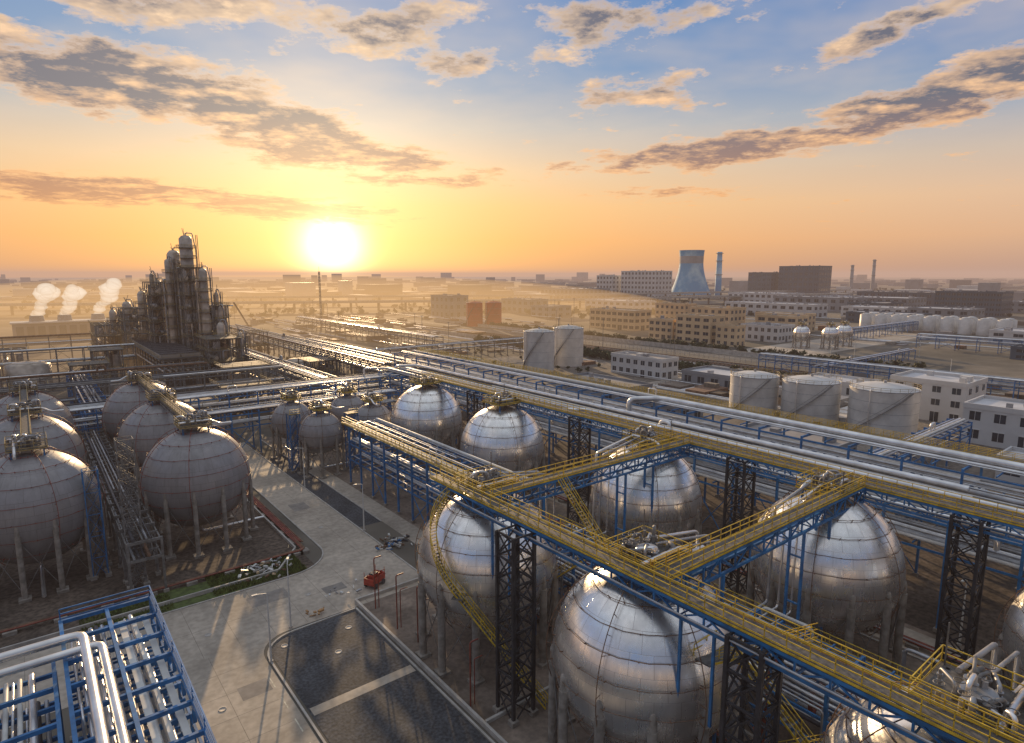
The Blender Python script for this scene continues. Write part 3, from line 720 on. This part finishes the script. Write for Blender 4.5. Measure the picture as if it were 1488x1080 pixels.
B('warehouse',205,222,120,150,5,GREYW,ROOFW,1,6,3); B('warehouse',160,172,138,170,4.5,GREYW,ROOF,1,6,3); B('warehouse',198,206,92,112,4,GREYW,ROOFW,1,5,3)
B('warehouse',150,162,110,128,4,GREYW,ROOF,1,5,3); B('warehouse',225,240,90,112,5,WHITE,ROOFW,1,6,3);B('pump_house',140,150,60,84,4.5,GREYW,ROOF,1,5,3); B('pump_house',160,170,20,36,4.5,WHITE,ROOFW,1,5,3)
B('factory_building',336,360,528,562,22,GREYW,None,3,7,3); B('factory_building',450,480,540,590,15,GREYW,ROOF,2,9,5); B('factory_building',420,450,470,500,11,GREYW,ROOF,2,8,5)
B('factory_building',720,800,740,830,20,GREYW,ROOFW,2,10,5); B('factory_building',560,600,480,560,12,WHITE,ROOFW,2,9,5); B('factory_building',620,650,300,400,13,WHITE,ROOFW,2,9,5)
B('factory_building',760,800,320,420,16,GREYW,ROOFW,2,10,5)
B('power_station',883,930,710,790,50,WHITE,None,6,8,4); B('power_station',870,900,800,840,42,WHITE,None,5,8,4)
B('boiler_house',1190,1240,570,650,60,DARKW,None,6,10,6); B('boiler_house',1180,1220,660,710,48,DARKW,None,5,10,6)
B('dark_office_building',790,830,190,250,25,DARKW,ROOF,5,5,3.5)
B('factory_building',700,740,60,130,10,GREYW,ROOFW,2,9,5); B('factory_building',620,660,90,120,8,GREYW,ROOFW,2,8,4)
for (x,y,a,b,h) in ((600,200,30,60,9),(660,180,40,50,12),(680,240,40,60,10),(740,280,50,40,12),(860,300,60,120,14),(900,120,50,110,12),(480,80,30,40,8),(450,20,24,40,7),(400,60,14,30,6),(540,40,30,60,8),(860,460,60,90,16),(1000,300,80,120,18),(560,-20,40,50,9)):
    B('factory_building',x,x+a,y,y+b,h,random.choice([GREYW,WHITE,GREYW,DARKW]),random.choice([ROOF,ROOFW]),2,9,5)
def tiles_mat():
    m=bpy.data.materials.new('painted_blue_concrete'); m.use_nodes=True;N=m.node_tree.nodes;L=m.node_tree.links;b=N['Principled BSDF'];b.inputs['Roughness'].default_value=.7
    tc=N.new('ShaderNodeTexCoord'); n=N.new('ShaderNodeTexNoise'); n.inputs['Scale'].default_value=.035; n.inputs['Detail'].default_value=4; L.new(tc.outputs['Object'],n.inputs['Vector'])
    r=N.new('ShaderNodeValToRGB'); r.color_ramp.elements[0].position=.44; r.color_ramp.elements[0].color=(.03,.28,.52,1); r.color_ramp.elements[1].position=.68; r.color_ramp.elements[1].color=(.42,.64,.74,1)
    L.new(n.outputs['Fac'],r.inputs[0]); L.new(r.outputs[0],b.inputs['Base Color']); return m
CT=tiles_mat()
mb=MB(); pr=[]
for i in range(25):
    z=6+85*i/24; t=(z-70)/64; pr.append((22.5*math.sqrt(1+ (2.1 if t<0 else 1.3)*t*t),z))
mb.lathe(1041,750,pr,CT,64); mb.lathe(1041,750,[(pr[-1][0],91),(pr[-1][0]-1,91),(pr[-1][0]-1.5,60)],GREYW,64,False)
for k in range(40):
    a=k*math.pi/20; b=a+math.pi/40; r0=pr[0][0]+1.5;r1=pr[0][0]
    mb.beam((1041+r0*math.cos(a),750+r0*math.sin(a),0),(1041+r1*math.cos(b),750+r1*math.sin(b),6.2),.8,.8,GREYW); mb.beam((1041+r0*math.cos(a),750+r0*math.sin(a),0),(1041+r1*math.cos(2*a-b),750+r1*math.sin(2*a-b),6.2),.8,.8,GREYW)
mb.obj('cooling_tower')
def chimney(x,y,h,r,m):
    mb=MB(); mb.lathe(x,y,[(r,0),(r*.75,h),(r*.6,h),(r*.6,h-3)],m,20); 
    for z in (h*.5,h*.8,h-3): mb.lathe(x,y,[(r*.9,z),(r*1.15,z),(r*1.15,z+.8),(r*.85,z+.8)],GREYW,20,False)
    mb.obj('chimney')
chimney(1084,716,88,6.5,CT); chimney(*W(980,1700),85,5,GREYW); chimney(*W(900,1660),70,5,GREYW); chimney(*W(620,1300),60,4,GREYW)
mb=MB(); mb.poly([(286,-200),(297,-200),(297,900),(286,900)],.05,mat('asphalt_road',(.10,.10,.10),.85,0,.2,.05)); 
for k in range(120): mb.box(291.4,291.7,-100+k*8,-96+k*8,0,.08,MARK)
mb.poly([(125,150),(240,150),(240,160),(125,160)],.05,CONC); mb.poly([(125,-60),(250,-60),(250,150),(125,150)],.03,DIRT); mb.poly([(300,160),(520,160),(520,200),(300,200)],.05,CONC); mb.poly([(130,160),(240,160),(240,260),(130,260)],.03,DIRT)
mb.obj('service_road')
mb=MB()
for x in (252,256,262,266,272): 
    for d in (-.72,.72): mb.box(x+d-.08,x+d+.08,-100,700,.3,.5,RUST)
    for k in range(200): mb.box(x-1.3,x+1.3,-60+k*2.5,-59.4+k*2.5,.1,.29,FIRE)
mb.poly([(248,-100),(275,-100),(275,700),(248,700)],.09,ASPH)
mb.obj('railway_tracks')
def fence(name,pts,h=2.2,m=None,sp=3):
    mb=MB(); m=m or GREYW
    for i in range(len(pts)-1):
        a=Vector((*pts[i],0));b=Vector((*pts[i+1],0));n=int((b-a).length/sp)
        for z in (.4,h-.1): mb.beam(a+Vector((0,0,z)),b+Vector((0,0,z)),.08,.1,m)
        for k in range(n+1):
            p=a.lerp(b,k/n); mb.beam(p,p+Vector((0,0,h)),.12,.12,m)
    mb.obj(name)
def wall(name,a,b,h=2.4,m=None):
    mb=MB(); mb.beam((*a,h/2),(*b,h/2),.3,h,m or KERB); mb.beam((*a,h+.08),(*b,h+.08),.42,.15,m or KERB); mb.obj(name)
wall('boundary_wall',(243,-100),(243,420)); wall('boundary_wall',(302,-100),(302,500)); wall('boundary_wall',(118,-60),(118,40),2); fence('fence',[(126,150),(240,150)]); fence('fence',[(280,-50),(280,300)])
mb=MB()
for off,zz in ((0,11),(160,12)):
    a=Vector((*W(-700,640+off),zz)); b=Vector((*W(60,800+off),zz)); c=Vector((*W(700,1150+off),zz))
    for (p,q) in ((a,b),(b,c)):
        mb.beam(p,q,22,1.4,KERB); 
        for k in (-1,1):
            s=(q-p).cross(Vector((0,0,1))).normalized()*11*k; mb.beam(p+s+Vector((0,0,1.2)),q+s+Vector((0,0,1.2)),.4,1.0,KERB)
        n=int((q-p).length/32)
        for i in range(n+1):
            t=p.lerp(q,i/n); mb.cyl(t.x,t.y,0,zz-.7,1.4,FIRE,10)
mb.obj('elevated_highway')
def clutter(name,n,xr,yr,mats,hmax=4,pp=.4):
    mb=MB()
    for i in range(n):
        X=U(*xr);Y=U(*yr);p,q=W(X,Y); a=U(2,14);b=U(2,14);h=U(.4,hmax)
        mb.box(p,p+a,q,q+b,0,h,random.choice(mats)); 
        if R()<.3: mb.box(p+a*.2,p+a*.6,q+b*.2,q+b*.7,h+.01,h+U(.5,2),random.choice(mats))
        if R()<pp:
            c=U(20,90); mb.tube([(p+a+1,q,1.2),(p+a+1,q+c,1.2)],U(.2,.5),random.choice([SIL,SIL2,WHP]),6)
    mb.obj(name)
cm=[DIRT,FIRE,GREYW,CONC2,RUST,ROOF,CONC2,SOIL]
clutter('construction_yard_sheds',110,(-170,40),(290,640),cm,1.6,.8)
clutter('workshop_sheds',60,(-330,-60),(400,700),cm,4)
clutter('roadside_sheds',90,(230,620),(300,700),cm+[ROOFW,WHITE],4)
clutter('plant_sheds',40,(60,190),(170,250),cm+[WHITE],2.4)
mb=MB()
for i in range(26):
    X=U(-200,120);Y=U(280,620);p,q=W(X,Y); h=U(10,24); mb.tube([(p,q,0),(p,q,h)],.14,GRYST,6); mb.beam((p-1,q,h),(p+1,q,h),.2,.2,GRYST)
mb.obj('light_masts')
mb=MB()
for i in range(14):
    p,q=W(U(120,420),U(180,330)); mb.tube([(p,q,0),(p,q,9)],.12,WHP,6); mb.beam((p,q,9),(p-1.6,q,9.2),.15,.1,WHP)
mb.obj('distant_street_lamps')
x,y=W(-160,520); mb=MB(); lattice('',x,y,46,1.1,GRYST,.16,.09,3,mb); mb.tube([(x,y,46),(x,y,50)],.12,GRYST,6); mb.obj('radio_mast')
x,y=W(-185,440); mb=MB(); mb.box(x-2,x+2,y-3,y+3,.8,3.5,RUST); mb.box(x-2.4,x-1.4,y-3.5,y+3.5,0,.79,DKP); mb.box(x+1.4,x+2.4,y-3.5,y+3.5,0,.79,DKP)
for s in (-.5,.5): mb.beam((x+s,y,3),(x-9+s,y+8,24),.2,.2,RUST)
mb.beam((x,y,3.5),(x-9,y+8,24),.3,.5,RUST); mb.tube([(x-9,y+8,24),(x-9,y+8,8)],.06,DKP,4); mb.obj('crawler_crane')
# ---------------------------------------------------------------- trees
def trees(name,pts,leaf=.7,n=120):
    mb=MB()
    for (x,y,h) in pts:
        mb.tube([(x,y,0),(x+.1,y,h*.2),(x,y+.1,h*.55)],.035*h,BARK,5); 
        bl=[(x+U(-.3,.3)*h,y+U(-.3,.3)*h,h*U(.24,.72),h*U(.17,.28)) for _ in range(7)]
        for b_ in bl[:3]: mb.tube([(x,y,h*.15),(b_[0],b_[1],b_[2])],.016*h,BARK,4)
        for i in range(n):
            b_=random.choice(bl); d=Vector((random.gauss(0,1),random.gauss(0,1),random.gauss(0,.8))).normalized()*b_[3]*U(.3,1.1)
            c=Vector(b_[:3])+d; c.z=max(c.z,.3); u=Vector((U(-1,1),U(-1,1),U(-1,1))).normalized()*leaf*U(.4,1); v=u.cross(Vector((U(-1,1),U(-1,1),U(-1,1)))).normalized()*leaf*U(.4,.9)
            mb.add([c-u,c+v,c+u,c-v],[(0,1,2,3)],LEAF)
    mb.obj(name)
trees('tree_row',[(U(230,242),U(80,330),U(3,6)) for _ in range(230)],.6,120)
trees('tree_row',[(U(304,314),U(100,420),U(3,6)) for _ in range(240)],.65,100)
trees('tree_row',[(U(130,240),U(175,300),U(1.5,3)) for _ in range(90)],.4,90)
pts=[]
for _ in range(420):
    Y=U(620,1900);X=U(-.8,.85)*Y; p,q=W(X,Y)
    for k in range(3): pts.append((p+U(-16,16),q+U(-16,16),U(4,8)))
trees('distant_trees',pts,1.8,30)
# ---------------------------------------------------------------- distant city
mb=MB()
for i in range(720):
    Y=1000+4500*R()**1.1; X=U(-.95,.95)*Y; p,q=W(X,Y)
    if math.hypot(p-1041,q-750)<140 : continue
    h=U(5,15) if R()<.86 else U(15,18+Y*.011); a=U(15,70);b=U(15,70)
    mb.box(p,p+a,q,q+b,0,h,random.choice([CITY,CITY,GREYW,WHITE,ROOFW] if Y<1800 else [CITY,GREYW]))
mb.obj('distant_city_buildings')

# ---------------------------------------------------------------- haze (low-lying volume, its emission stands in for light scattered in air)
mb=MB(); mb.box(-9500,9500,-9500,9500,-3,80,vol_mat('haze',.00017,(.84,.56,.44),.68)); mb.obj('haze')
MI=vol_mat('sun_glow_mist',.0013,(1,.57,.22),1.12)  # added mist volume, its own warm emission stands in for the sun's glow
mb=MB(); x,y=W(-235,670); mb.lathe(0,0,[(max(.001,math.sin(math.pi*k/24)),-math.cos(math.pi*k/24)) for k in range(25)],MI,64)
o=mb.obj('sun_glow_volume'); o.location=(x,y,0); o.scale=(430,430,44)

# ---------------------------------------------------------------- world
SUNV=Vector((.404,.980,.0455)).normalized()
w=bpy.data.worlds.new('World'); SC.world=w; w.use_nodes=True; nt=w.node_tree; N=nt.nodes; L=nt.links
for n_ in list(N): N.remove(n_)
def lk(s,v):
    if isinstance(v,(int,float)): s.default_value=v
    else: L.new(v,s)
def M(op,a,b=None,c=None,clamp=False):
    n_=N.new('ShaderNodeMath'); n_.operation=op; n_.use_clamp=clamp; lk(n_.inputs[0],a)
    if b is not None: lk(n_.inputs[1],b)
    if c is not None: lk(n_.inputs[2],c)
    return n_.outputs[0]
def dot(v,vec):
    n_=N.new('ShaderNodeVectorMath'); n_.operation='DOT_PRODUCT'; L.new(v,n_.inputs[0]); n_.inputs[1].default_value=vec; return n_.outputs['Value']
def mixc(f,a,b,mode='MIX'):
    n_=N.new('ShaderNodeMixRGB'); n_.blend_type=mode
    lk(n_.inputs[0],f)
    for k,v in ((1,a),(2,b)):
        if isinstance(v,tuple): n_.inputs[k].default_value=(*v,1)
        else: L.new(v,n_.inputs[k])
    return n_.outputs[0]
def ramp(f,stops):
    n_=N.new('ShaderNodeValToRGB'); cr=n_.color_ramp; L.new(f,n_.inputs[0])
    while len(cr.elements)<len(stops): cr.elements.new(.5)
    for e_,(p,c) in zip(cr.elements,stops): e_.position=p; e_.color=(*c,1)
    return n_.outputs[0]
def scale(c,f):
    n_=N.new('ShaderNodeVectorMath'); n_.operation='SCALE'
    if isinstance(c,tuple): n_.inputs[0].default_value=c
    else: L.new(c,n_.inputs[0])
    lk(n_.inputs['Scale'],f); return n_.outputs[0]
def addv(a,b):
    n_=N.new('ShaderNodeVectorMath'); n_.operation='ADD'; L.new(a,n_.inputs[0]); L.new(b,n_.inputs[1]); return n_.outputs[0]
def comb(a,b):
    n_=N.new('ShaderNodeCombineXYZ'); L.new(a,n_.inputs[0]); L.new(b,n_.inputs[1]); return n_.outputs[0]
tc=N.new('ShaderNodeTexCoord'); D=tc.outputs['Generated']
X=dot(D,(.785,-.62,0)); Y=dot(D,(.62,.785,0)); Z=dot(D,(0,0,1))
DEG=180/math.pi
az=M('MULTIPLY',M('ARCTAN2',X,Y),DEG); el=M('MULTIPLY',M('ARCSINE',Z),DEG)
sd=dot(D,tuple(SUNV)); ang=M('MULTIPLY',M('ARCCOSINE',M('MINIMUM',sd,.999999)),DEG)
elr=M('DIVIDE',M('MAXIMUM',el,0),60)
def st(l): return [(d/60,c) for d,c in l]
sun_side=ramp(elr,st([(0,(.68,.29,.10)),(3,(.92,.39,.09)),(6,(.93,.50,.16)),(9,(.84,.56,.30)),(12.5,(.54,.50,.45)),(17,(.21,.33,.50)),(24,(.10,.24,.50)),(34,(.32,.42,.56)),(60,(.60,.66,.74))]))
far_side=ramp(elr,st([(0,(.46,.28,.23)),(3,(.72,.41,.24)),(6,(.76,.49,.31)),(9,(.60,.48,.39)),(12.5,(.30,.37,.48)),(17,(.12,.24,.49)),(24,(.075,.20,.48)),(34,(.30,.40,.56)),(60,(.60,.66,.74))]))
fs=M('MULTIPLY',M('SUBTRACT',ang,15),1/40,clamp=True)
sky=mixc(fs,sun_side,far_side)
def gauss(d,s): return M('EXPONENT',M('MULTIPLY',M('POWER',M('DIVIDE',d,s),2),-1))
def expo(d,s): return M('EXPONENT',M('MULTIPLY',M('DIVIDE',d,s),-1))
zz=M('ADD',M('MAXIMUM',Z,0),.09); PV=comb(M('DIVIDE',X,zz),M('DIVIDE',Y,zz))
def cnoise(dx,dy,sc,det=6,rough=.62,dist=0.):
    a=N.new('ShaderNodeVectorMath'); a.operation='ADD'; L.new(PV,a.inputs[0]); a.inputs[1].default_value=(dx,dy,0)
    n_=N.new('ShaderNodeTexNoise'); n_.inputs['Scale'].default_value=sc; n_.inputs['Detail'].default_value=det; n_.inputs['Roughness'].default_value=rough; n_.inputs['Distortion'].default_value=dist
    L.new(a.outputs[0],n_.inputs['Vector']); return n_.outputs['Fac']
n1=cnoise(3.1,1.7,3.4,7,.66); n2=cnoise(3.06,1.83,3.4,4,.66)
AE=comb(az,el)
def banks(blobs):
    mask=None
    for (a0,e0,wd,ht,tl) in blobs:
        mp=N.new('ShaderNodeMapping'); mp.vector_type='TEXTURE'; L.new(AE,mp.inputs['Vector']); mp.inputs['Location'].default_value=(a0,e0,0); mp.inputs['Rotation'].default_value=(0,0,math.radians(tl)); mp.inputs['Scale'].default_value=(wd,ht,1)
        gr=N.new('ShaderNodeTexGradient'); gr.gradient_type='SPHERICAL'; L.new(mp.outputs[0],gr.inputs[0])
        mask=gr.outputs['Fac'] if mask is None else M('MAXIMUM',mask,gr.outputs['Fac'])
    return mask
# heavy banks / light banks: (azimuth, elevation, half-width, half-height, tilt) in degrees
heavy=banks([(-31,14.2,19,3.6,-2),(-21,12.4,15,3.2,-9),(-15,10.2,16,2.0,-4),(-34,6.3,17,1.5,0),(-20,5.6,15,1.5,-3),(18,10.3,19,1.8,3),(34,12.9,14,2.7,11)])
light=banks([(-29,21,20,5.0,0),(-12,20,14,3.6,3),(-3,18.0,12,2.6,0),(11,15,9,2.6,0),(31,17.8,15,1.5,12),(14,7.0,9,1.0,-2),(-8,8.3,16,1.0,0),(9,21,19,3.0,0)])
dens=M('ADD',M('MULTIPLY_ADD',n1,1.5,-.93),M('MAXIMUM',M('MULTIPLY',heavy,.74),M('MULTIPLY',light,.42)))
cov=M('MULTIPLY',dens,6,clamp=True); core=M('MULTIPLY',M('SUBTRACT',dens,.04),4.5,clamp=True)
lit=M('MULTIPLY_ADD',M('SUBTRACT',n1,n2),4.2,.04,clamp=True)
hi=mixc(M('MULTIPLY',M('SUBTRACT',el,4),1/15,clamp=True),(1.0,.45,.13),(.96,.66,.40))
dk=mixc(M('MULTIPLY',M('SUBTRACT',el,5),1/8,clamp=True),(.50,.19,.08),(.13,.122,.155))
ccol=mixc(M('MULTIPLY',core,M('SUBTRACT',1,lit)),hi,dk)
fade=M('MULTIPLY',M('SUBTRACT',el,2.5),.4,clamp=True)
veil=M('MULTIPLY',M('MULTIPLY',M('SUBTRACT',cnoise(9.3,4.2,1.1,4,.6),.40),3.2,clamp=True),.42)
veil=M('MULTIPLY',veil,M('MULTIPLY',M('SUBTRACT',el,6),.12,clamp=True))
sky=mixc(veil,sky,(.80,.62,.46))
cc=M('MULTIPLY',M('MULTIPLY',cov,.95),fade)
glow=addv(scale((1.0,.86,.50),M('MULTIPLY',gauss(ang,2.3),3.2)),scale((1.0,.62,.18),M('MULTIPLY',expo(ang,4.2),.75)))
glow=addv(glow,scale((1.0,.50,.14),M('MULTIPLY',expo(ang,10),.12)))
tot=addv(mixc(cc,sky,ccol),scale(glow,M('SUBTRACT',1,M('MULTIPLY',cc,.6))))
# the half of the sky away from the low sun is dimmer
tot=scale(tot,M('SUBTRACT',1,M('MULTIPLY',M('MULTIPLY',M('SUBTRACT',ang,75),1/60,clamp=True),.38)))
nz=N.new('ShaderNodeTexSky'); nz.sky_type='NISHITA'; nz.sun_disc=False; nz.sun_elevation=math.radians(10); nz.sun_rotation=math.atan2(SUNV.x,SUNV.y)
bg1=N.new('ShaderNodeBackground'); L.new(tot,bg1.inputs[0]); bg1.inputs[1].default_value=.97
bg2=N.new('ShaderNodeBackground'); L.new(nz.outputs[0],bg2.inputs[0]); bg2.inputs[1].default_value=.012
ads=N.new('ShaderNodeAddShader'); L.new(bg1.outputs[0],ads.inputs[0]); L.new(bg2.outputs[0],ads.inputs[1]); ow=N.new('ShaderNodeOutputWorld'); L.new(ads.outputs[0],ow.inputs[0])
sl=bpy.data.lights.new('sun','SUN'); sl.energy=5; sl.angle=math.radians(.6); sl.color=(1,.68,.36)
so=bpy.data.objects.new('sun',sl); SC.collection.objects.link(so)
sdv=Vector((SUNV.x,SUNV.y,math.tan(math.radians(10.5))*1.06)).normalized(); so.rotation_euler=sdv.to_track_quat('Z','Y').to_euler()
cd=bpy.data.cameras.new('camera'); cd.lens=36*900/1488; cd.sensor_width=36; cd.clip_end=30000; cd.clip_start=.5
co=bpy.data.objects.new('camera',cd); SC.collection.objects.link(co); co.location=(0,0,43)
th=math.radians(8.84); fw=Vector((.62*math.cos(th),.785*math.cos(th),-math.sin(th))); co.rotation_euler=fw.to_track_quat('-Z','Y').to_euler()
SC.camera=co
SC.view_settings.view_transform='Standard'; SC.view_settings.look='None'; SC.view_settings.exposure=0
